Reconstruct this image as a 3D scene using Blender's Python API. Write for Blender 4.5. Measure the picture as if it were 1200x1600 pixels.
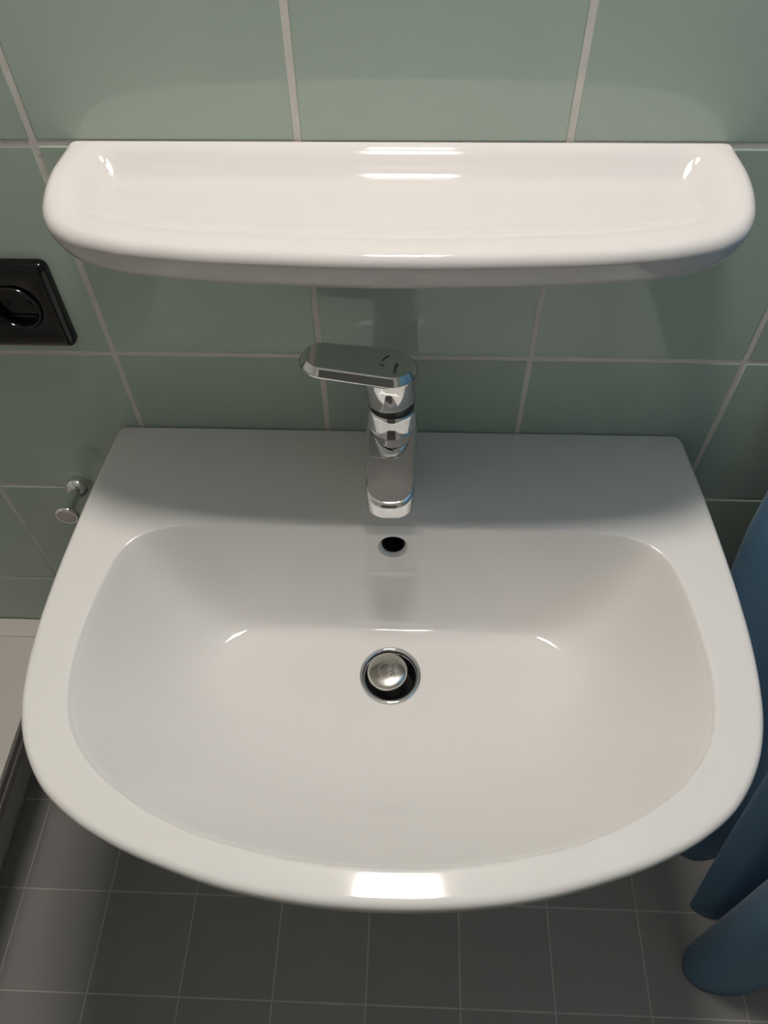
import bpy, bmesh, math, random
import numpy as np
from mathutils import Matrix, Vector, Euler

random.seed(7)
for o in list(bpy.data.objects):
    bpy.data.objects.remove(o)
scene = bpy.context.scene
COL = scene.collection

# ------------------------------------------------------------------ camera
F_PX = 1189.11
PITCH, YAW, ROLL = 0.91474, 0.05486, -0.02324
cam_d = bpy.data.cameras.new('camera')
cam_d.sensor_fit = 'AUTO'
cam_d.sensor_width = 36.0
cam_d.lens = F_PX / 1600.0 * 36.0
cam_d.clip_start = 0.02
cam = bpy.data.objects.new('camera', cam_d)
COL.objects.link(cam)
cam.matrix_world = (Matrix.Translation((0.01528, -0.55932, 1.45883))
                    @ Matrix.Rotation(YAW, 4, 'Z')
                    @ Matrix.Rotation(math.pi / 2 - PITCH, 4, 'X')
                    @ Matrix.Rotation(ROLL, 4, 'Z'))
scene.camera = cam

# ------------------------------------------------------------------ world / exposure
world = bpy.data.worlds.new('world')
scene.world = world
world.use_nodes = True
world.node_tree.nodes['Background'].inputs[0].default_value = (0.05, 0.05, 0.05, 1)
world.node_tree.nodes['Background'].inputs[1].default_value = 0.0
LAMP_POS = (0.004, -0.108, 1.99)
LAMP_W, LAMP_D = 0.145, 0.128
LAMP_STRENGTH = 128.0
LAMP_COL = (1.0, 0.915, 0.845)
vs = scene.view_settings
vs.view_transform = 'Standard'
vs.look = 'None'
vs.gamma = 1.0
vs.use_curve_mapping = False
vs.exposure = 0.0


# ------------------------------------------------------------------ materials
def mat(name, col, rough=0.5, metal=0.0, spec=0.5, coat=0.0, noise=0.0, nscale=20.0,
        bump=0.0, bscale=200.0, obj_var=0.0, rough_var=0.0, emit=None, estr=0.0, sheen=0.0):
    m = bpy.data.materials.new(name)
    m.use_nodes = True
    nt = m.node_tree
    b = nt.nodes['Principled BSDF']
    b.inputs['Roughness'].default_value = rough
    b.inputs['Metallic'].default_value = metal
    b.inputs['Specular IOR Level'].default_value = spec
    b.inputs['Coat Weight'].default_value = coat
    b.inputs['Coat Roughness'].default_value = 0.03
    if sheen:
        b.inputs['Sheen Weight'].default_value = sheen
    tc = nt.nodes.new('ShaderNodeTexCoord')
    c4 = (*col, 1)
    n = nt.nodes.new('ShaderNodeTexNoise')
    n.inputs['Scale'].default_value = nscale
    n.inputs['Detail'].default_value = 4
    nt.links.new(tc.outputs['Object'], n.inputs['Vector'])
    mx = nt.nodes.new('ShaderNodeMix')
    mx.data_type = 'RGBA'
    lo = tuple(max(0, c * (1 - noise)) for c in col)
    hi = tuple(min(1, c * (1 + noise)) for c in col)
    mx.inputs[6].default_value = (*lo, 1)
    mx.inputs[7].default_value = (*hi, 1)
    nt.links.new(n.outputs['Fac'], mx.inputs[0])
    src = mx.outputs[2]
    if obj_var:
        oi = nt.nodes.new('ShaderNodeObjectInfo')
        mr = nt.nodes.new('ShaderNodeMapRange')
        mr.inputs[3].default_value = 1 - obj_var
        mr.inputs[4].default_value = 1 + obj_var
        nt.links.new(oi.outputs['Random'], mr.inputs[0])
        hs = nt.nodes.new('ShaderNodeHueSaturation')
        nt.links.new(mr.outputs[0], hs.inputs['Value'])
        nt.links.new(src, hs.inputs['Color'])
        src = hs.outputs['Color']
    nt.links.new(src, b.inputs['Base Color'])
    if rough_var:
        mr = nt.nodes.new('ShaderNodeMapRange')
        mr.inputs[3].default_value = max(0.0, rough - rough_var)
        mr.inputs[4].default_value = rough + rough_var
        nt.links.new(n.outputs['Fac'], mr.inputs[0])
        nt.links.new(mr.outputs[0], b.inputs['Roughness'])
    if bump:
        n2 = nt.nodes.new('ShaderNodeTexNoise')
        n2.inputs['Scale'].default_value = bscale
        n2.inputs['Detail'].default_value = 3
        nt.links.new(tc.outputs['Object'], n2.inputs['Vector'])
        bp = nt.nodes.new('ShaderNodeBump')
        bp.inputs['Strength'].default_value = bump
        bp.inputs['Distance'].default_value = 0.001
        nt.links.new(n2.outputs['Fac'], bp.inputs['Height'])
        nt.links.new(bp.outputs['Normal'], b.inputs['Normal'])
    if emit:
        b.inputs['Emission Color'].default_value = (*emit, 1)
        b.inputs['Emission Strength'].default_value = estr
    return m


M = {
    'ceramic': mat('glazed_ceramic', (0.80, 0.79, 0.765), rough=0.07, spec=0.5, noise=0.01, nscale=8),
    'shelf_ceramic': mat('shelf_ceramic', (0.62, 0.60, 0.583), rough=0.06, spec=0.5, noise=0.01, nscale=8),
    'tile': mat('sage_wall_tile', (0.41, 0.502, 0.427), rough=0.02, spec=0.5, noise=0.03, nscale=5, obj_var=0.025,
                bump=0.012, bscale=7),
    'grout': mat('wall_grout', (0.68, 0.65, 0.60), rough=0.85, noise=0.12, nscale=60, bump=0.3, bscale=400),
    'floor_tile': mat('charcoal_floor_tile', (0.44, 0.435, 0.42), rough=0.62, spec=0.3, noise=0.06, nscale=9,
                      obj_var=0.04, bump=0.08, bscale=300),
    'floor_grout': mat('floor_grout', (0.72, 0.71, 0.69), rough=0.9, noise=0.1, nscale=60),
    'chrome': mat('chrome', (0.83, 0.83, 0.83), rough=0.03, metal=1.0, noise=0.01, rough_var=0.01),
    'steel': mat('worn_steel', (0.66, 0.64, 0.60), rough=0.16, metal=1.0, noise=0.06, nscale=120, rough_var=0.06),
    'dark': mat('hole_shade_black', (0.006, 0.006, 0.006), rough=0.6, noise=0.1),  # near-black that paints the shade inside the overflow and pin holes
    'rubber': mat('black_rubber', (0.012, 0.012, 0.013), rough=0.35, noise=0.1),
    'print': mat('engraved_print', (0.02, 0.025, 0.02), rough=0.5, noise=0.05),
    'faint_print': mat('faint_print', (0.06, 0.065, 0.06), rough=0.35, metal=0.6, noise=0.05),
    'black': mat('black_gloss_plastic', (0.004, 0.004, 0.0045), rough=0.12, spec=0.45, noise=0.05),
    'curtain': mat('blue_curtain_fabric', (0.105, 0.25, 0.41), rough=0.62, spec=0.25, noise=0.06, nscale=14,
                   bump=0.12, bscale=900, sheen=0.15),
    'tub': mat('tub_acrylic', (0.66, 0.63, 0.59), rough=0.22, spec=0.4, noise=0.02),
    'trim': mat('dull_aluminium', (0.19, 0.18, 0.17), rough=0.4, metal=0.2, noise=0.04),
    'trim_light': mat('pale_aluminium', (0.5, 0.48, 0.46), rough=0.4, metal=0.2, noise=0.04),
    'ceiling': mat('ceiling_paint', (0.85, 0.84, 0.82), rough=0.8, noise=0.02),
    'far_wall': mat('painted_wall', (0.80, 0.79, 0.77), rough=0.6, noise=0.03),
    'door': mat('added_dark_door', (0.10, 0.097, 0.095), rough=0.5, noise=0.08, nscale=6),
    'housing': mat('lamp_housing', (0.55, 0.55, 0.55), rough=0.4, noise=0.01),
    'diffuser': mat('lamp_diffuser', (0.8, 0.8, 0.8), rough=0.4, emit=LAMP_COL, estr=LAMP_STRENGTH),
    'plate': mat('matte_blocker', (0.55, 0.54, 0.52), rough=0.75, spec=0.2, noise=0.02),
    'inlay': mat('white_inlay', (0.62, 0.56, 0.55), rough=0.3, noise=0.02),
}


# ------------------------------------------------------------------ helpers
def link(name, me, m=None, parent=None, smooth=None):
    o = bpy.data.objects.new(name, me)
    COL.objects.link(o)
    if m is not None and not me.materials:
        me.materials.append(M[m])
    if smooth is not None:
        shade(me, smooth)
    if parent is not None:
        o.parent = parent
        o.matrix_parent_inverse = parent.matrix_world.inverted()
    return o


def shade(me, ang):
    me.polygons.foreach_set('use_smooth', [True] * len(me.polygons))
    bm = bmesh.new()
    bm.from_mesh(me)
    a = math.radians(ang)
    for e in bm.edges:
        if len(e.link_faces) == 2:
            e.smooth = e.calc_face_angle(0) < a
    bm.to_mesh(me)
    bm.free()


def thing(name, label, cat, loc=(0, 0, 0), group=None):
    o = bpy.data.objects.new(name, None)
    COL.objects.link(o)
    o.location = loc
    o.empty_display_size = 0.02
    bpy.context.view_layer.update()
    tag(o, label, cat, group)
    return o


def tag(o, label, cat, group=None):
    o['label'] = label
    o['category'] = cat
    if group:
        o['group'] = group


def struct(o, label=None):
    o['kind'] = 'structure'
    if label:
        o['label'] = label
    return o


def mesh(name, verts, faces):
    me = bpy.data.meshes.new(name)
    me.from_pydata([tuple(map(float, v)) for v in verts], [], [tuple(map(int, f)) for f in faces])
    me.validate()
    bm = bmesh.new()
    bm.from_mesh(me)
    bmesh.ops.recalc_face_normals(bm, faces=bm.faces)
    bm.to_mesh(me)
    bm.free()
    me.update()
    return me


def loft(name, loops, cap0=True, cap1=True, ring=False):
    """skin a list of (N,3) closed loops; caps as fans; ring joins last loop to first"""
    loops = [np.asarray(l, float) for l in loops]
    n = len(loops[0])
    V = np.concatenate(loops)
    Fc = []
    k = len(loops)
    for i in range(k if ring else k - 1):
        a, b = i * n, ((i + 1) % k) * n
        for j in range(n):
            j2 = (j + 1) % n
            Fc.append((a + j, a + j2, b + j2, b + j))
    V = list(V)
    if not ring:
        for flag, li in ((cap0, 0), (cap1, k - 1)):
            if flag:
                c = loops[li].mean(0)
                V.append(c)
                ci = len(V) - 1
                for j in range(n):
                    Fc.append((li * n + j, li * n + (j + 1) % n, ci))
    return mesh(name, V, Fc)


def lathe(name, prof, n=64, axis='Z', center=(0, 0, 0), cap0=False, cap1=False):
    t = np.linspace(0, 2 * math.pi, n, endpoint=False)
    loops = []
    for r, h in prof:
        x, y, z = r * np.cos(t), r * np.sin(t), np.full(n, h)
        if axis == 'Z':
            p = np.stack([x, y, z], 1)
        else:                       # axis -Y: height runs out of the wall
            p = np.stack([x, -z, y], 1)
        loops.append(p + np.array(center))
    return loft(name, loops, cap0, cap1)


def box(name, lo, hi, bev=0.0, seg=2):
    bm = bmesh.new()
    bmesh.ops.create_cube(bm, size=1)
    for v in bm.verts:
        v.co = Vector([lo[i] + (v.co[i] + 0.5) * (hi[i] - lo[i]) for i in range(3)])
    if bev:
        bmesh.ops.bevel(bm, geom=bm.edges[:], offset=bev, segments=seg, affect='EDGES', profile=0.5)
    me = bpy.data.meshes.new(name)
    bm.to_mesh(me)
    bm.free()
    return me


def smooth_closed(pts, per=24):
    """closed Catmull-Rom (centripetal-ish) through points"""
    P = np.asarray(pts, float)
    n = len(P)
    out = []
    for i in range(n):
        p0, p1, p2, p3 = P[i - 1], P[i], P[(i + 1) % n], P[(i + 2) % n]
        t = np.linspace(0, 1, per, endpoint=False)[:, None]
        d1 = np.linalg.norm(p2 - p1) + 1e-9
        d0 = np.linalg.norm(p1 - p0) + 1e-9
        d2 = np.linalg.norm(p3 - p2) + 1e-9
        m1 = (p2 - p1) / d1 - (p2 - p0) / (d0 + d1) + (p1 - p0) / d0
        m2 = (p3 - p2) / d2 - (p3 - p1) / (d1 + d2) + (p2 - p1) / d1
        m1 *= d1
        m2 *= d1
        out.append((2 * t**3 - 3 * t**2 + 1) * p1 + (t**3 - 2 * t**2 + t) * m1
                   + (-2 * t**3 + 3 * t**2) * p2 + (t**3 - t**2) * m2)
    return np.concatenate(out)


def by_angle(poly, c, sc, n):
    """resample star-shaped closed polyline at n uniform angles (in scaled space) about c"""
    q = (poly - np.array(c)) / np.array(sc)
    a = np.unwrap(np.arctan2(q[:, 1], q[:, 0]))
    if a[-1] < a[0]:
        poly = poly[::-1]
        q = q[::-1]
        a = np.unwrap(np.arctan2(q[:, 1], q[:, 0]))
    a = np.concatenate([a - 2 * math.pi, a, a + 2 * math.pi])
    pp = np.concatenate([poly, poly, poly])
    o = np.argsort(a)
    a, pp = a[o], pp[o]
    t = np.linspace(0, 2 * math.pi, n, endpoint=False)
    return np.stack([np.interp(t, a, pp[:, 0]), np.interp(t, a, pp[:, 1])], 1)


def dense(poly, step=0.0008):
    P = np.asarray(poly, float)
    Q = np.concatenate([P, P[:1]])
    out = []
    for a, b in zip(Q[:-1], Q[1:]):
        k = max(1, int(np.linalg.norm(b - a) / step))
        t = np.linspace(0, 1, k, endpoint=False)[:, None]
        out.append(a + (b - a) * t)
    return np.concatenate(out)


def d_outline(half, rc, mid=()):
    """symmetric outline: straight back edge y=half[0][1], corner radius rc, then (x,y) points down one side to x=0"""
    xb, yb = half[0]
    side = half[1:]
    # corner arc
    arc = [(xb - rc + rc * math.sin(t), yb - rc + rc * math.cos(t)) for t in np.linspace(0, math.pi / 2, 9)]
    arc = [(x + (xb - x) * 0, y) for x, y in arc]
    right = np.array(side)
    full = list(right) + [(-x, y) for x, y in right[::-1] if x > 1e-6]
    # open spline through side points
    ext = [arc[-1]] + full + [(-arc[-1][0], arc[-1][1])]
    sp = smooth_open(np.array(ext))
    top = [(-x, y) for x, y in arc[::-1]][1:] + arc[:-1]
    return np.concatenate([sp, np.array(top)])


def smooth_open(P, per=20):
    P = np.asarray(P, float)
    E = np.concatenate([[2 * P[0] - P[1]], P, [2 * P[-1] - P[-2]]])
    out = []
    for i in range(1, len(E) - 2):
        p0, p1, p2, p3 = E[i - 1], E[i], E[i + 1], E[i + 2]
        d0, d1, d2 = (np.linalg.norm(p1 - p0), np.linalg.norm(p2 - p1), np.linalg.norm(p3 - p2))
        m1 = ((p2 - p1) / d1 - (p2 - p0) / (d0 + d1) + (p1 - p0) / d0) * d1
        m2 = ((p3 - p2) / d2 - (p3 - p1) / (d1 + d2) + (p2 - p1) / d1) * d1
        t = np.linspace(0, 1, per, endpoint=False)[:, None]
        out.append((2 * t**3 - 3 * t**2 + 1) * p1 + (t**3 - 2 * t**2 + t) * m1
                   + (-2 * t**3 + 3 * t**2) * p2 + (t**3 - t**2) * m2)
    out.append(P[-1:])
    return np.concatenate(out)


def pchip(xs, ys, xq):
    xs, ys = np.array(xs, float), np.array(ys, float)
    h = np.diff(xs)
    d = np.diff(ys) / h
    m = np.zeros_like(xs)
    m[0], m[-1] = d[0], d[-1]
    for i in range(1, len(xs) - 1):
        if d[i - 1] * d[i] > 0:
            w1, w2 = 2 * h[i] + h[i - 1], h[i] + 2 * h[i - 1]
            m[i] = (w1 + w2) / (w1 / d[i - 1] + w2 / d[i])
    i = np.clip(np.searchsorted(xs, xq, side='right') - 1, 0, len(xs) - 2)
    t = (xq - xs[i]) / h[i]
    return ((2 * t**3 - 3 * t**2 + 1) * ys[i] + (t**3 - 2 * t**2 + t) * h[i] * m[i]
            + (-2 * t**3 + 3 * t**2) * ys[i + 1] + (t**3 - t**2) * h[i] * m[i + 1])


def slab(name, outline, ztop, zbot, rt=0.002, rb=0.002, inset_t=None, seg=5, chamfer=False):
    """solid over a plan outline; ztop/zbot functions of (x,y); rounded edges"""
    O2 = np.asarray(outline, float)
    nxt, prv = np.roll(O2, -1, 0), np.roll(O2, 1, 0)
    tn = nxt - prv
    nn = np.stack([tn[:, 1], -tn[:, 0]], 1)
    nn /= np.linalg.norm(nn, axis=1)[:, None]
    c = O2.mean(0)
    if ((O2 - c) * nn).sum() < 0:
        nn = -nn
    it = rt if inset_t is None else inset_t
    loops = []

    def mk(d, f, dz):
        p = O2 - nn * d
        return np.stack([p[:, 0], p[:, 1], f(p[:, 0], p[:, 1]) + dz], 1)
    for k in range(seg + 1):
        a = math.pi / 2 * k / seg
        loops.append(mk(rb * (1 - math.sin(a)), zbot, rb * (1 - math.cos(a))))
    for k in range(seg + 1):
        a = math.pi / 2 * k / seg
        if chamfer:                                # flat sloping facet with a slightly eased foot
            u = k / seg
            loops.append(mk(it * u, ztop, -rt * (1 - u)**1.15))
        else:
            loops.append(mk(it * (1 - math.cos(a)), ztop, -rt * (1 - math.sin(a))))
    return loft(name, loops)


def text_mesh(name, s, size, extrude):
    cu = bpy.data.curves.new(name, 'FONT')
    cu.body = s
    cu.size = size
    cu.extrude = extrude
    cu.align_x = 'CENTER'
    cu.align_y = 'CENTER'
    cu.resolution_u = 3
    t = bpy.data.objects.new(name, cu)
    COL.objects.link(t)
    bpy.context.view_layer.update()
    dg = bpy.context.evaluated_depsgraph_get()
    me = bpy.data.meshes.new_from_object(t.evaluated_get(dg))
    bpy.data.objects.remove(t)
    return me


# ------------------------------------------------------------------ room shell
X0, X1, Y1, ZC = -1.26, 1.02, -1.75, 2.46
TW, TH, ZL, XL = 0.2, 0.20466, 1.17772, -0.273        # wall tile pitch and joint positions
GAP = 0.0046

wall_back = struct(link('wall_back', box('wall_back', (X0, 0.0007, 0), (X1, 0.1, ZC)), 'grout'),
                   'sage green tiled wall with pale grout behind the washbasin')
tile_me = box('wall_tile', (-(TW - GAP) / 2, -0.004, -(TH - GAP) / 2), ((TW - GAP) / 2, 0.004, (TH - GAP) / 2), 0.0012, 2)
tile_me.materials.append(M['tile'])
shade(tile_me, 20)
for i in range(-4, 6):
    for j in range(-6, 6):
        cx = XL + (i + 0.5) * TW
        cz = ZL - (j + 0.5) * TH
        if cz - TH / 2 < -0.02 or cz + TH / 2 > ZC:
            continue
        t = link('wall_tile', tile_me, parent=wall_back)
        t.location = (cx, 0.004 + random.uniform(0, 0.0004), cz)
        t.rotation_euler = (random.uniform(-1, 1) * 0.0016, random.uniform(-1, 1) * 0.0012, random.uniform(-1, 1) * 0.0016)

floor = struct(link('floor', box('floor', (X0, Y1, -0.1), (X1, 0.1, -0.0008)), 'floor_grout'),
               'dark grey square floor tiles with thin grout lines')
FT, FX, FY = 0.15244, -0.6491, -0.13766
ft_me = box('floor_tile', (-(FT - 0.0026) / 2, -(FT - 0.0026) / 2, -0.006), ((FT - 0.0026) / 2, (FT - 0.0026) / 2, 0), 0.0006, 1)
ft_me.materials.append(M['floor_tile'])
shade(ft_me, 20)
for i in range(-4, 11):
    for j in range(-1, 10):
        cx = FX + (i + 0.5) * FT
        cy = FY - (j + 0.5) * FT
        if cy + FT / 2 > 0.02:
            continue
        t = link('floor_tile', ft_me, parent=floor)
        t.location = (cx, cy, random.uniform(-0.0003, 0))
        t.rotation_euler = (random.uniform(-1, 1) * 0.001, random.uniform(-1, 1) * 0.001, 0)

struct(link('wall_left', box('wall_left', (X0 - 0.1, Y1, -0.1), (X0, 0.1, ZC)), 'far_wall'), 'pale wall beyond the bathtub')
struct(link('wall_right', box('wall_right', (X1, Y1, -0.1), (X1 + 0.1, 0.1, ZC)), 'tile'), 'green wall behind the blue curtain')
struct(link('wall_front', box('wall_front', (X0 - 0.1, Y1 - 0.1, -0.1), (X1 + 0.1, Y1, ZC)), 'far_wall'), 'painted wall behind the viewer')
struct(link('ceiling', box('ceiling', (X0 - 0.1, Y1 - 0.1, ZC), (X1 + 0.1, 0.1, ZC + 0.1)), 'ceiling'), 'white painted ceiling')
door = struct(link('added_door', box('added_door', (-0.55, Y1 + 0.001, 0), (0.40, Y1 + 0.04, 2.0), 0.004), 'door'), 'unseen door behind the viewer, added dark to deepen the chrome reflections')  # invented dark door: cuts bounce light and darkens what the tap mirrors

# ------------------------------------------------------------------ lamp above the basin
lx, ly, lz = LAMP_POS
lamp = thing('wall_lamp', 'small rectangular wall lamp high above the ceramic shelf', 'lamp', (lx, 0, lz))
link('housing', box('housing', (lx - LAMP_W / 2 - 0.004, ly - LAMP_D / 2 - 0.004, lz + 0.046), (lx + LAMP_W / 2 + 0.004, 0.0, lz + 0.07), 0.004), 'housing', lamp, 40)
link('diffuser', box('diffuser', (lx - LAMP_W / 2, ly - LAMP_D / 2, lz - 0.004), (lx + LAMP_W / 2, ly + LAMP_D / 2, lz + 0.0455), 0.004, 3), 'diffuser', lamp, 40)

link('added_light_shield', box('added_light_shield', (lx - LAMP_W / 2 - 0.006, ly + LAMP_D / 2 + 0.0005, lz - 0.012), (lx + LAMP_W / 2 + 0.006, ly + LAMP_D / 2 + 0.0045, lz + 0.0455), 0.001), 'housing', lamp, 40)  # added opaque lip, keeps the diffuser's rear light off the upper tiles
link('added_glare_blocker', box('added_glare_blocker', (lx - 0.15, -0.014, 1.50), (lx + 0.15, -0.0003, 2.10), 0.003), 'plate', lamp, 40)  # added unseen matte panel, stops glossy tiles mirroring the lamp into the bowl

# ------------------------------------------------------------------ washbasin
ZD = 0.873
NB = 720
outer = d_outline([(0.2990, -0.0006), (0.3045, -0.07), (0.3085, -0.13), (0.3112, -0.20), (0.3108, -0.24), (0.3077, -0.28),
                   (0.302, -0.312), (0.292, -0.340), (0.279, -0.362), (0.264, -0.380), (0.236, -0.401), (0.196, -0.4205),
                   (0.155, -0.4345), (0.113, -0.4455), (0.060, -0.4535), (0.0, -0.4565)], 0.009)
inner_half = [(0.10, -0.1275), (0.180, -0.1285), (0.215, -0.1320), (0.2375, -0.1405), (0.2530, -0.1570), (0.2620, -0.188), (0.2675, -0.235), (0.2670, -0.282),
              (0.2550, -0.328), (0.2330, -0.3575), (0.1995, -0.3825), (0.1485, -0.4062), (0.099, -0.4190), (0.052, -0.4262)]
inner = smooth_closed(inner_half + [(0.0, -0.4285)] + [(-x, y) for x, y in inner_half[::-1]] + [(0, -0.1275)])
bc, bs = (0.0, -0.25), (0.30, 0.20)
fl_half = [(0.09, -0.1645), (0.150, -0.1725), (0.172, -0.200), (0.152, -0.242), (0.103, -0.270), (0.050, -0.284)]
floor_o = smooth_closed([(0.0, -0.164)] + fl_half + [(0.0, -0.288)] + [(-x, y) for x, y in fl_half[::-1]])
under_o = smooth_closed([(0.0, -0.004), (0.12, -0.004), (0.19, -0.02), (0.225, -0.10), (0.225, -0.20), (0.19, -0.30), (0.11, -0.365), (0, -0.385),
                         (-0.11, -0.365), (-0.19, -0.30), (-0.225, -0.20), (-0.225, -0.10), (-0.19, -0.02), (-0.12, -0.004)])
OU = by_angle(dense(outer), bc, bs, NB)
IN = by_angle(inner, bc, bs, NB)
FL = by_angle(floor_o, bc, bs, NB)
UN = by_angle(under_o, (0, -0.19), bs, NB)
DR = np.array([-0.0010, -0.2145])                  # drain centre
ZF = 0.734                                         # bowl floor at the drain
tt = np.linspace(0, 2 * math.pi, NB, endpoint=False)
circ = np.stack([np.cos(tt), np.sin(tt)], 1)


def z3(p, z):
    return np.concatenate([p, np.full((len(p), 1), z) if np.isscalar(z) else np.asarray(z)[:, None]], 1)


def toward(a, b, d):
    v = b - a
    L = np.linalg.norm(v, axis=1)[:, None]
    return a + v / L * d


def back_clip(p):
    p = p.copy()
    p[:, 1] = np.minimum(p[:, 1], -0.0006)
    return p


def edge_in(d):
    """outer outline moved inwards by d (kept on the wall at the back edge)"""
    nxt, prv = np.roll(OU, -2, 0), np.roll(OU, 2, 0)
    tn = nxt - prv
    nn = np.stack([-tn[:, 1], tn[:, 0]], 1)
    nn /= np.linalg.norm(nn, axis=1)[:, None]
    bkf = np.clip(-nn[:, 1], 0, 1)**4
    return OU + nn * (d * (1 - 0.8 * bkf))[:, None]


loops = []
# drain hole from below, up the outside
loops.append(z3(DR + circ * 0.0275, 0.692))
loops.append(z3(DR + circ * 0.05, 0.692))
loops.append(z3(toward(UN, np.tile(DR, (NB, 1)), 0.05), 0.694))
loops.append(z3(toward(UN, np.tile(DR, (NB, 1)), 0.015), 0.700))
loops.append(z3(UN, 0.714))
for s, z in ((0.25, 0.745), (0.5, 0.778), (0.72, 0.806), (0.88, 0.826), (0.96, 0.838)):
    loops.append(z3(back_clip(UN * (1 - s) + edge_in(0.004) * s), z))
loops.append(z3(back_clip(edge_in(0.0022)), 0.846))
loops.append(z3(back_clip(edge_in(0.0006)), 0.855))
RE = 0.0062
for k in range(0, 7):
    a = math.pi / 2 * k / 6
    loops.append(z3(back_clip(edge_in(RE * (1 - math.cos(a)))), ZD - RE + RE * math.sin(a)))
base = edge_in(RE)
TILT = 0.0014
base_w = np.linalg.norm(base - IN, axis=1)
for s in (0.2, 0.4, 0.6, 0.8):
    p = base * (1 - s) + toward(IN, OU, 0.0114) * s
    loops.append(z3(p, ZD - TILT * s * (1 - 0.0114 / base_w)))
DEPTH = 0.1376
for s in np.concatenate([[-0.13, -0.09, -0.065], np.linspace(-0.05, 0.14, 28), np.linspace(0.16, 1.0, 44)]):
    se = 0.5 * (s + math.sqrt(s * s + 0.022**2)) * min(1.0, max(0.0, (s + 0.045) / 0.045))**2
    z = -DEPTH * (1 - max(0.0, 1 - se)**2.25)
    if s < 0:
        p = toward(IN, OU, -s * 0.0875)
    else:
        p = IN + (FL - IN) * s
    q = z3(p, ZD + z - TILT * (1 - max(0.0, -s) * 0.0875 / base_w))
    # flattened pad around the overflow on the back wall
    wx = np.clip((0.0310 - np.abs(q[:, 0] - 0.0)) / 0.0065, 0, 1)
    zz = q[:, 2]
    wz = np.clip((zz - 0.803) / 0.009, 0, 1) * np.clip((0.871 - zz) / 0.007, 0, 1)
    w = (wx * wx * (3 - 2 * wx)) * (wz * wz * (3 - 2 * wz)) * (q[:, 1] > -0.2)
    q[:, 1] -= w * 0.0026
    loops.append(q)
for s in np.linspace(0.12, 1.0, 12):
    p = FL * (1 - s) + (DR + circ * 0.0305) * s
    loops.append(z3(p, ZD - TILT - 0.1376 + (ZF - (ZD - TILT - 0.1376)) * s * s * (3 - 2 * s)))
loops.append(z3(DR + circ * 0.0285, ZF - 0.0006))
loops.append(z3(DR + circ * 0.0275, ZF - 0.002))
basin_me = loft('washbasin', loops, ring=True)
basin = thing('washbasin', 'white glazed ceramic washbasin mounted on the green tiled wall', 'washbasin', (0, 0, 0.70))
bowl = link('bowl', basin_me, 'ceramic', basin)
# overflow opening cut into the back wall
OV = Vector((0.0, -0.1370, 0.8480))
ov_dir = Vector((0, -0.97, 0.24)).normalized()
rotq = ov_dir.to_track_quat('Z', 'Y').to_matrix().to_4x4()
cut_me = lathe('overflow_cutter', [(0.0114, -0.040), (0.0114, -0.0110), (0.0120, -0.0085), (0.0165, -0.0012), (0.0180, 0.0010), (0.0205, 0.006)], 48, cap0=True, cap1=True)
cut_me.transform(Matrix.Translation(OV) @ rotq)
cutter = link('overflow_cutter', cut_me)
bo = bowl.modifiers.new('cut', 'BOOLEAN')
bo.operation = 'DIFFERENCE'
bo.solver = 'EXACT'
bo.object = cutter
bpy.context.view_layer.update()
dg = bpy.context.evaluated_depsgraph_get()
new_me = bpy.data.meshes.new_from_object(bowl.evaluated_get(dg))
bowl.modifiers.clear()
bowl.data = new_me
bpy.data.objects.remove(cutter)
shade(new_me, 32)
ov_me = lathe('overflow_hole_shade', [(0.0112, -0.038), (0.0112, -0.0105)], 40, cap0=True)
ov_me.transform(Matrix.Translation(OV) @ rotq)
ovo = link('overflow_hole_shade', ov_me, 'dark', basin, 40)  # black liner stands in for the shade within the ceramic opening
ovo['label'] = 'round overflow hole in the back wall of the bowl, its inner shade painted black'

# ------------------------------------------------------------------ drain
drain = thing('drain', 'chrome drain fitting with raised round plug at the bottom of the washbasin bowl', 'drain', (DR[0], DR[1], ZF - 0.02))
dc = (DR[0], DR[1], ZF)
link('flange', lathe('flange', [(0.0316, 0.0002), (0.0318, 0.0010), (0.0312, 0.0018), (0.0298, 0.0021), (0.0280, 0.0014), (0.0258, -0.0012),
                                (0.0242, -0.0050), (0.0236, -0.0090), (0.0236, -0.030), (0.0262, -0.030), (0.0262, -0.006), (0.030, -0.0002)], 96, center=dc), 'chrome', drain, 60)
link('waste_cup', lathe('waste_cup', [(0.0233, -0.009), (0.0228, -0.024), (0.012, -0.028), (0.011, -0.029)], 64, center=dc, cap1=True), 'rubber', drain, 60)
pl = link('plug', lathe('plug', [(0.0030, -0.026), (0.0030, 0.0035), (0.012, 0.004), (0.0185, 0.0050), (0.0202, 0.0060), (0.0207, 0.0072), (0.0203, 0.0085), (0.0195, 0.0095), (0.0182, 0.0103),
                                 (0.0160, 0.0109), (0.0125, 0.0114), (0.0080, 0.01175), (0.0040, 0.0119), (0.0012, 0.01195)], 96, center=(0, 0, 0), cap0=True, cap1=True), 'steel', drain, 50)
pl.matrix_world = Matrix.Translation((dc[0] - 0.0026, dc[1] + 0.0005, dc[2])) @ Euler((0.02, -0.06, 0)).to_matrix().to_4x4()
link('seal_ring', lathe('seal_ring', [(0.0175, 0.0036), (0.0195, 0.003), (0.0198, 0.0040), (0.0185, 0.0050), (0.0175, 0.0046)], 64,
                        center=(dc[0] - 0.0026, dc[1], dc[2])), 'rubber', drain, 50)
tm = text_mesh('embossed_letters', 'SAVE', 0.0066, 0.0003)
tl = link('embossed_letters', tm, 'faint_print', pl)
tl.matrix_parent_inverse = Matrix()
tl.matrix_basis = Matrix.Translation((0.0060, 0.0005, 0.01172)) @ Euler((0, 0.04, math.pi / 2)).to_matrix().to_4x4()
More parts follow.
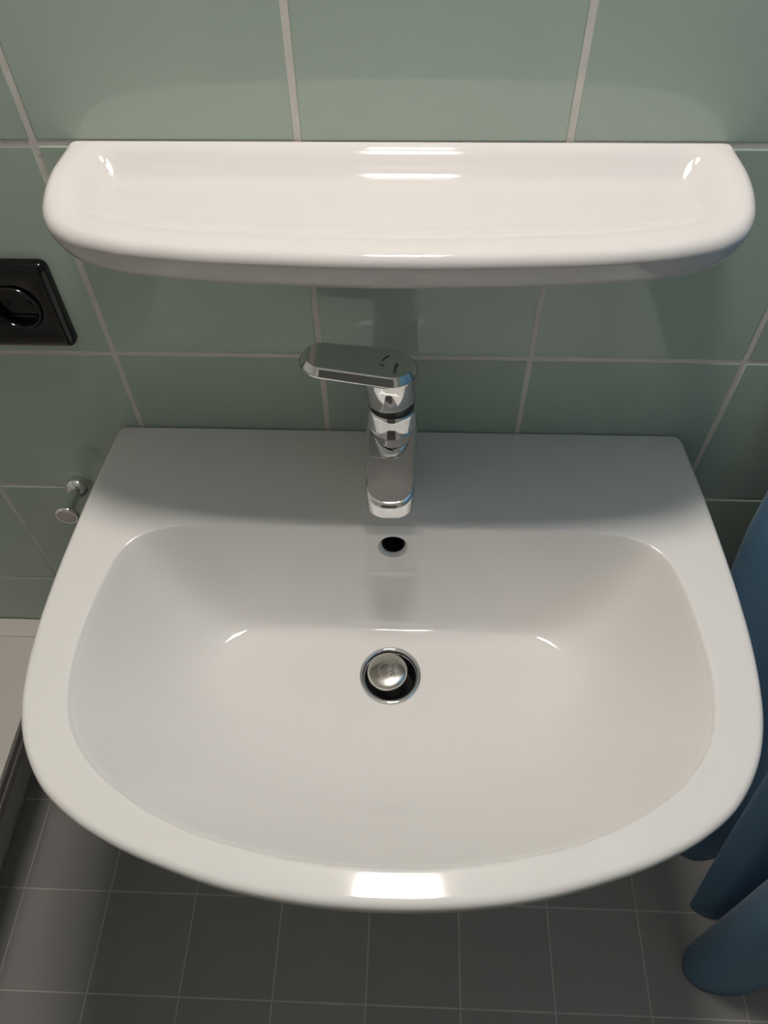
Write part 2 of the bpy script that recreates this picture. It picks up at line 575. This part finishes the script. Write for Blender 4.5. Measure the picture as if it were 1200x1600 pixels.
arc = lathe('embossed_ring', [(0.0072, 0.0116), (0.0075, 0.01195), (0.0078, 0.0116)], 64, center=(-0.001, 0.0, 0))
ar = link('embossed_ring', arc, 'steel', pl, 60)
ar.matrix_parent_inverse = Matrix()

# ------------------------------------------------------------------ tap
TX, TY = -0.0025, -0.060
tap = thing('tap', 'chrome single-lever basin tap with lever turned left', 'tap', (TX, TY, ZD))
R = 0.0232


def rrect_pts(hw, y0, y1, r_back, r_front, n=18):
    """plan outline, x in [-hw,hw], back y0, front y1, rounded"""
    pts = []
    for t in np.linspace(0, math.pi / 2, n):
        pts.append((hw - r_back + r_back * math.sin(t), y0 - r_back + r_back * math.cos(t)))
    m = len(pts)
    for k in range(1, 14):
        pass
    fr = []
    for t in np.linspace(0, math.pi / 2, n):
        e = 0.80
        fr.append((hw * math.cos(t)**e, y1 + r_front - r_front * math.sin(t)**e))
    ys = np.linspace(pts[-1][1], fr[0][1], 12)[1:-1]
    pts += [(hw, y) for y in ys]
    pts += fr
    full = pts + [(-x, y) for x, y in pts[::-1] if abs(x) > 1e-6]
    return np.array(full)


body_me = lathe('body', [(R + 0.0004, 0.0), (R + 0.0006, 0.002), (R, 0.004), (R, 0.06), (R, 0.0985), (R - 0.001, 0.1000), (R - 0.004, 0.1003)], 96,
                center=(TX, TY, ZD), cap0=True, cap1=True)
link('body', body_me, 'chrome', tap, 40)
so = rrect_pts(0.0236, TY + 0.012, -0.1490, 0.004, 0.024)
k = np.clip((-0.075 - so[:, 1]) / 0.07, 0, 1)
so[:, 0] = so[:, 0] * (1 - 0.06 * k) + TX


def sp_top(x, y):
    return 0.9480 + 0.225 * (y + 0.080)


def sp_bot(x, y):
    s = np.clip((-0.070 - y) / 0.075, 0, 1)
    return 0.880 + (0.913 - 0.880) * (1 - (1 - s)**1.6)


spout = link('spout', slab('spout', so, sp_top, sp_bot, rt=0.0050, rb=0.004, inset_t=0.0042, seg=6), 'chrome', tap, 60)
# concave saddle where the body runs into the spout
link('aerator', lathe('aerator', [(0.0098, 0.0), (0.0105, -0.001), (0.0105, -0.004), (0.009, -0.005), (0.002, -0.0035)], 48, center=(TX, -0.130, 0.9135), cap0=True, cap1=True), 'steel', tap, 40)
link('gap_ring', lathe('gap_ring', [(0.0205, 0.9715), (0.0205, 0.9880)], 64, center=(TX, TY, 0), cap0=True, cap1=True), 'rubber', tap, 40)

lever = thing('lever_tmp', 'x', 'x', (TX, TY, 0.985))
lever.name = 'lever'
for kk in ('label', 'category'):
    del lever[kk]
lever.parent = tap
lever.matrix_parent_inverse = tap.matrix_world.inverted()
bpy.context.view_layer.update()
PLAN = math.radians(-4.0)
cap_me = lathe('lever_cap', [(R - 0.004, 0.0), (R - 0.0008, 0.0003), (R, 0.0015), (R, 0.026), (R, 0.0305), (R - 0.004, 0.0325)], 96, cap0=True, cap1=True)
capo = link('lever_cap', cap_me, 'chrome', lever, 40)
capo.matrix_world = Matrix.Translation((TX, TY, 0.9805)) @ Euler((0, -0.11, 0)).to_matrix().to_4x4()
# plate: stadium from the cap to the tip on the left
n = 40
lo = [(R * 1.0 * math.cos(t), R * 1.0 * math.sin(t)) for t in np.linspace(-math.pi / 2, math.pi / 2, n)]
rl = 0.0212
LL = 0.0595
lo += [(-x, R + (rl - R) * x / LL) for x in np.linspace(0, LL, 24)[1:-1]]
lo += [(-LL + rl * math.cos(t), rl * math.sin(t)) for t in np.linspace(math.pi / 2, 3 * math.pi / 2, n)]
lo += [(-x, -(R + (rl - R) * x / LL)) for x in np.linspace(LL, 0, 24)[1:-1]]
lo = np.array(lo)


def lv_top(x, y):
    return 0.0345 + 0.0 * x + np.clip(-x, -0.03, 0.1) * 0.075


def lv_bot(x, y):
    s = np.clip((-x) / 0.075, 0, 1)
    return 0.0265 + s * 0.0065


plate = link('plate', slab('plate', lo, lv_top, lv_bot, rt=0.0078, rb=0.0008, inset_t=0.0050, seg=5, chamfer=True), 'chrome', lever, 24)
plate.matrix_world = Matrix.Translation((TX, TY, 0.9845)) @ Matrix.Rotation(PLAN, 4, 'Z')
tm = text_mesh('lettering', 'hansgrohe', 0.0052, 0.00006)
tl = link('lettering', tm, 'faint_print', lever)
tl.matrix_world = plate.matrix_world @ Matrix.Translation((0.0035, -0.001, 0.0345 - 0.0002)) @ Euler((0, 0.075, math.radians(90))).to_matrix().to_4x4()


def mark(pts, w):
    V, Fc = [], []
    P2 = np.array(pts)
    tn = np.gradient(P2, axis=0)
    nn = np.stack([-tn[:, 1], tn[:, 0]], 1)
    nn /= np.linalg.norm(nn, axis=1)[:, None]
    lo_, hi_ = P2 - nn * w / 2, P2 + nn * w / 2
    m_ = len(P2)
    for z in (0.0, 0.0002):
        V += [(*p, z) for p in lo_] + [(*p, z) for p in hi_]
    for z0 in (0, 2 * m_):
        for i in range(m_ - 1):
            Fc.append((z0 + i, z0 + i + 1, z0 + m_ + i + 1, z0 + m_ + i))
    for i in range(m_ - 1):
        Fc.append((i, i + 1, 2 * m_ + i + 1, 2 * m_ + i))
        Fc.append((m_ + i, m_ + i + 1, 3 * m_ + i + 1, 3 * m_ + i))
    return mesh('mark', V, Fc)


for pts, w in (([(-0.0085, 0.0012), (-0.0072, 0.0042), (-0.0050, 0.0072), (-0.0030, 0.0092)], 0.0011),
               ([(-0.0100, -0.0036), (-0.0080, -0.0038), (-0.0062, -0.0042)], 0.0011)):
    mo = link('indicator_mark', mark(pts, w), 'print', lever)
    mo.matrix_world = plate.matrix_world @ Matrix.Translation((0, 0, 0.0345)) @ Euler((0, 0.075, 0)).to_matrix().to_4x4()

# ------------------------------------------------------------------ ceramic shelf
ZS = 1.1805
NS = 640
sh_out = d_outline([(0.2478, -0.0006), (0.2486, -0.022), (0.2494, -0.043), (0.2482, -0.0640), (0.2448, -0.0805), (0.2370, -0.0950), (0.2235, -0.1060),
                    (0.196, -0.1165), (0.1480, -0.1255), (0.084, -0.1305), (0.0, -0.1330)], 0.010)
sh_in = smooth_closed([(0.0, -0.036), (0.10, -0.036), (0.175, -0.037), (0.205, -0.045), (0.214, -0.060), (0.206, -0.078), (0.180, -0.092), (0.12, -0.102), (0.06, -0.1065),
                       (0, -0.108), (-0.06, -0.1065), (-0.12, -0.102), (-0.180, -0.092), (-0.206, -0.078), (-0.214, -0.060), (-0.205, -0.045), (-0.175, -0.037), (-0.10, -0.036)])
sc_, ss_ = (0.0, -0.078), (0.245, 0.077)
SO = by_angle(dense(sh_out, 0.0005), sc_, ss_, NS)
SI = by_angle(sh_in, sc_, ss_, NS)


def s_in(d):
    nxt, prv = np.roll(SO, -2, 0), np.roll(SO, 2, 0)
    tn = nxt - prv
    nn = np.stack([-tn[:, 1], tn[:, 0]], 1)
    nn /= np.linalg.norm(nn, axis=1)[:, None]
    bkf = np.clip(nn[:, 1] * -1, 0, 1)**2
    p = SO + nn * (d * (1 - 0.88 * bkf))[:, None]
    p[:, 1] = np.minimum(p[:, 1], -0.0006)
    return p


def rimz(p):
    s = np.clip((-0.030 - p[:, 1]) / 0.090, 0, 1)
    return -0.0095 * s * s * (3 - 2 * s)


SIDE = SO[SO[:, 1] < -0.012]                       # side and front edge, without the back


def ss5(t):
    t = np.clip(t, 0, 1)
    return t * t * t * (t * (6 * t - 15) + 10)


def shelf_z(p):
    """dished top: rises to the rim towards the back, the sides and (a little) the front"""
    d = np.min(np.linalg.norm(p[:, None, :] - SIDE[None, :, :], axis=2), axis=1)
    fr = np.clip((-0.06 - p[:, 1]) / 0.05, 0, 1)
    wid = 0.040 * (1 - fr) + 0.050 * fr
    ws = ss5((d - RS) / wid)
    wb = pchip([-1, 0, 0.002, 0.004, 0.008, 0.0175, 0.0255, 0.032, 0.038, 1], [0, 0, 0.01, 0.05, 0.16, 0.58, 0.88, 0.97, 1, 1], -p[:, 1])
    top = ZS + rimz(p)
    return top + (zin - top) * ws * wb


loops = []
for s_, z in ((0.97, 1.1170), (0.80, 1.1170), (0.62, 1.118), (0.48, 1.1205), (0.36, 1.1245), (0.25, 1.129), (0.16, 1.1335), (0.08, 1.1380)):
    p = s_in(0.009) * (1 - s_) + np.array([0.0, -0.03]) * s_
    p[:, 1] = np.where(SO[:, 1] > -0.004, -0.0006, p[:, 1])
    loops.append(z3(p, z))
for d, z in ((0.0080, -0.0305), (0.0050, -0.0255), (0.0028, -0.0205), (0.0010, -0.0150), (0.0002, -0.0110)):
    p = s_in(d)
    loops.append(z3(p, ZS + z + rimz(p) * 0.8))
RS = 0.0085
_t = np.roll(SO, -2, 0) - np.roll(SO, 2, 0)
SNY = (-_t[:, 0]) / np.linalg.norm(_t, axis=1)    # how far the edge faces the wall
for k in range(0, 9):
    a = math.pi / 2 * k / 8
    p = s_in(RS * (1 - math.cos(a)))
    z = -RS + RS * math.sin(a)
    z = z * (1 - 0.7 * np.clip(SNY, 0, 1)**2)
    loops.append(z3(p, ZS + z + rimz(p)))
b0 = s_in(RS)
b0[:, 1] = np.minimum(b0[:, 1], -0.0016)
zin = ZS - 0.0180
for s in np.linspace(0.02, 1.0, 34):
    p = b0 + (SI - b0) * s
    loops.append(z3(p, shelf_z(p)))
for s in (0.1, 0.2, 0.3, 0.45, 0.6, 0.75, 0.9):
    p = SI * (1 - s) + np.array([0, -0.078]) * s
    loops.append(z3(p, shelf_z(p)))
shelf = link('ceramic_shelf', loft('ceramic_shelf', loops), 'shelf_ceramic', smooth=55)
tag(shelf, 'white glazed ceramic shelf with dished top on the wall above the tap', 'shelf')

# ------------------------------------------------------------------ power socket
sx, sz = -0.3420, 1.0330
sock = thing('power_socket', 'glossy black square power socket on the tiles left of the ceramic shelf', 'power socket', (sx, 0, sz))


def rr(hw, hh, r, n=8):
    pts = []
    for cx, cy, a0 in ((hw - r, hh - r, 0), (-hw + r, hh - r, 90), (-hw + r, -hh + r, 180), (hw - r, -hh + r, 270)):
        for t in np.linspace(0, 90, n):
            a = math.radians(a0 + t)
            pts.append((cx + r * math.cos(a), cy + r * math.sin(a)))
    return np.array(pts)


def wl(p, y):
    return np.stack([sx + p[:, 0], np.full(len(p), y), sz + p[:, 1]], 1)


nc = 32
ca = np.array([(math.cos(math.radians(t)), math.sin(math.radians(t))) for t in
               np.concatenate([np.linspace(a0, a0 + 90, 8) for a0 in (0, 90, 180, 270)])])
H = 0.0405
fr_loops = [wl(rr(H, 0.045, 0.007), 0.0), wl(rr(H, 0.045, 0.007), -0.0055), wl(rr(H - 0.0008, 0.0442, 0.0065), -0.0078), wl(rr(H - 0.003, 0.042, 0.005), -0.0092),
            wl(rr(H - 0.0075, 0.0375, 0.003), -0.0098), wl(ca * 0.0240, -0.0098), wl(ca * 0.0232, -0.0092), wl(ca * 0.0230, -0.003)]
link('frame', loft('frame', fr_loops, cap0=False, cap1=False), 'black', sock, 50)
link('insert_ring', lathe('insert_ring', [(0.0228, 0.004), (0.0228, 0.0100), (0.0220, 0.0112), (0.0208, 0.0112), (0.0200, 0.0104), (0.0196, 0.0030), (0.0196, 0.0012)], 64, 'Y', (sx, 0, sz)), 'black', sock, 50)
link('recess', lathe('recess', [(0.0198, 0.0030), (0.0010, 0.0030)], 64, 'Y', (sx, 0, sz), cap1=True), 'black', sock, 50)
for dx in (-0.0095, 0.0095):
    link('pin_hole', lathe('pin_hole', [(0.0034, 0.0031), (0.0030, 0.0038), (0.0024, 0.0038), (0.0020, 0.0032)], 24, 'Y', (sx + dx, 0, sz), cap1=True), 'dark', sock, 50)
link('insert_plate', box('insert_plate', (sx - 0.014, -0.0046, sz - 0.0145), (sx + 0.014, -0.0028, sz - 0.0115), 0.0006), 'black', sock, 40)

# ------------------------------------------------------------------ wall hook
hx, hz = -0.3735, 0.7760
hook = thing('wall_hook', 'small chrome wall hook with round knob on the tiles left of the washbasin', 'hook', (hx, 0, hz))
hc = (hx, 0, hz)
link('base_boss', lathe('base_boss', [(0.0128, 0.0), (0.0136, 0.0015), (0.0138, 0.007), (0.0128, 0.0105), (0.0095, 0.0145), (0.0066, 0.0165)], 48, 'Y', hc, cap0=True, cap1=True), 'chrome', hook, 40)
link('stem', lathe('stem', [(0.0064, 0.015), (0.0060, 0.022), (0.0060, 0.038), (0.0068, 0.043)], 40, 'Y', hc, cap0=True, cap1=True), 'chrome', hook, 40)
link('knob', lathe('knob', [(0.0066, 0.041), (0.0110, 0.0432), (0.0132, 0.0450), (0.0137, 0.0472), (0.0133, 0.0496), (0.0122, 0.0508), (0.0105, 0.0506)], 48, 'Y', hc, cap0=True, cap1=True), 'chrome', hook, 40)
link('knob_face', lathe('knob_face', [(0.0112, 0.0504), (0.0108, 0.0511), (0.0020, 0.0514)], 48, 'Y', hc, cap1=True), 'inlay', hook, 40)

# ------------------------------------------------------------------ bathtub
ZT, TXE, TY1 = 0.445, -0.520, -1.70
tub = thing('bathtub', 'pale bathtub along the left wall with grey edge rails', 'bathtub', (-0.88, -0.85, 0))


def tub_rect(x0, x1, y0, y1, r):
    p = rr((x1 - x0) / 2, (y1 - y0) / 2, r, 10)
    return p + np.array([(x0 + x1) / 2, (y0 + y1) / 2])


tl_ = []
for x1, y0, z, r in ((-0.700, -1.55, 0.0, 0.03), (-0.690, -1.58, 0.03, 0.03), (-0.668, -1.62, 0.12, 0.03), (-0.635, -1.66, 0.22, 0.03), (-0.585, -1.68, 0.325, 0.03), (-0.548, -1.69, 0.385, 0.02), (-0.534, -1.70, 0.410, 0.01), (-0.5225, -1.70, 0.4105, 0.01),
                     (-0.5220, -1.70, 0.440, 0.01), (-0.5235, -1.70, 0.4440, 0.01), (-0.527, -1.70, ZT, 0.01)):
    tl_.append(z3(tub_rect(X0 + 0.0012, x1, y0, -0.0012, r), z))
for x0, x1, y0, y1, z, r in ((X0 + 0.06, -0.612, -1.60, -0.10, ZT, 0.10), (X0 + 0.065, -0.617, -1.595, -0.105, ZT - 0.002, 0.10), (X0 + 0.072, -0.625, -1.585, -0.113, ZT - 0.012, 0.10),
                             (X0 + 0.10, -0.66, -1.50, -0.20, 0.12, 0.09), (X0 + 0.14, -0.70, -1.42, -0.26, 0.085, 0.07)):
    tl_.append(z3(tub_rect(x0, x1, y0, y1, r), z))
link('shell', loft('shell', tl_, cap0=True, cap1=True), 'tub', tub, 40)
link('back_ledge', box('back_ledge', (X0 + 0.002, -0.031, ZT - 0.002), (-0.524, -0.001, ZT + 0.003), 0.002), 'tub', tub, 40)
for z0, z1 in ((0.4315, 0.4440), (0.4135, 0.4265)):
    r_ = link('edge_rail', box('edge_rail', (-0.5235, -1.68, z0), (-0.5190, -0.002, z1), 0.0012), 'trim', tub, 40)
    r_['label'] = 'dull grey metal rail along the tub edge'
link('rail_groove', box('rail_groove', (-0.5235, -1.68, 0.4262), (-0.5205, -0.002, 0.4318), 0.0004), 'trim_light', tub, 40)

# ------------------------------------------------------------------ blue curtain
# fold positions at the hem (z=0) and at z=0.8, in plan
hem = [(0.66, -0.015), (0.56, -0.05), (0.490, -0.185), (0.530, -0.205), (0.600, -0.200), (0.575, -0.250), (0.5130, -0.2800), (0.540, -0.296), (0.605, -0.292), (0.565, -0.318),
       (0.505, -0.336), (0.485, -0.356), (0.481, -0.380), (0.497, -0.399), (0.527, -0.407), (0.575, -0.405), (0.625, -0.388), (0.700, -0.40), (0.720, -0.45), (0.685, -0.52), (0.740, -0.60), (0.690, -0.68), (0.750, -0.76)]
mid = [(0.60, -0.012), (0.47, -0.020), (0.387, -0.052), (0.412, -0.105), (0.475, -0.150), (0.470, -0.185), (0.440, -0.215), (0.460, -0.245), (0.520, -0.262), (0.500, -0.290),
       (0.470, -0.308), (0.455, -0.324), (0.452, -0.344), (0.462, -0.361), (0.485, -0.373), (0.520, -0.380), (0.570, -0.385), (0.620, -0.40), (0.640, -0.45), (0.610, -0.52), (0.660, -0.60), (0.620, -0.68), (0.680, -0.76)]
hc_, mc_ = smooth_open(np.array(hem), 12), smooth_open(np.array(mid), 12)
V, Fc = [], []
zs = np.concatenate([np.linspace(0.003, 0.9, 40), np.linspace(0.95, ZC - 0.002, 30)])
nu = len(hc_)
for z in zs:
    w = z / 0.8
    w = w if w < 1 else 1 + 0.25 * (1 - math.exp(-(w - 1)))
    w2 = 1 - (1 - min(w, 1))**1.25 if w < 1 else w
    row = hc_ * (1 - w2) + mc_ * w2
    wob = 0.003 * np.sin(np.arange(nu) * 0.07 + z * 5.0) + 0.002 * np.sin(np.arange(nu) * 0.13 - z * 8.3)
    fl = 0.35 + 0.65 * min(1, z / 0.4)
    for (x, y), wv in zip(row, wob):
        V.append((x + wv * fl, min(y + wv * 0.6, -0.008), z))
for i in range(len(zs) - 1):
    for j in range(nu - 1):
        a = i * nu + j
        Fc.append((a, a + 1, a + nu + 1, a + nu))
cur = link('curtain', mesh('curtain', V, Fc), 'curtain', smooth=80)
sol = cur.modifiers.new('thickness', 'SOLIDIFY')
sol.thickness = 0.0016
sol.offset = 0
tag(cur, 'blue fabric curtain hanging in folds to the floor right of the washbasin', 'curtain')
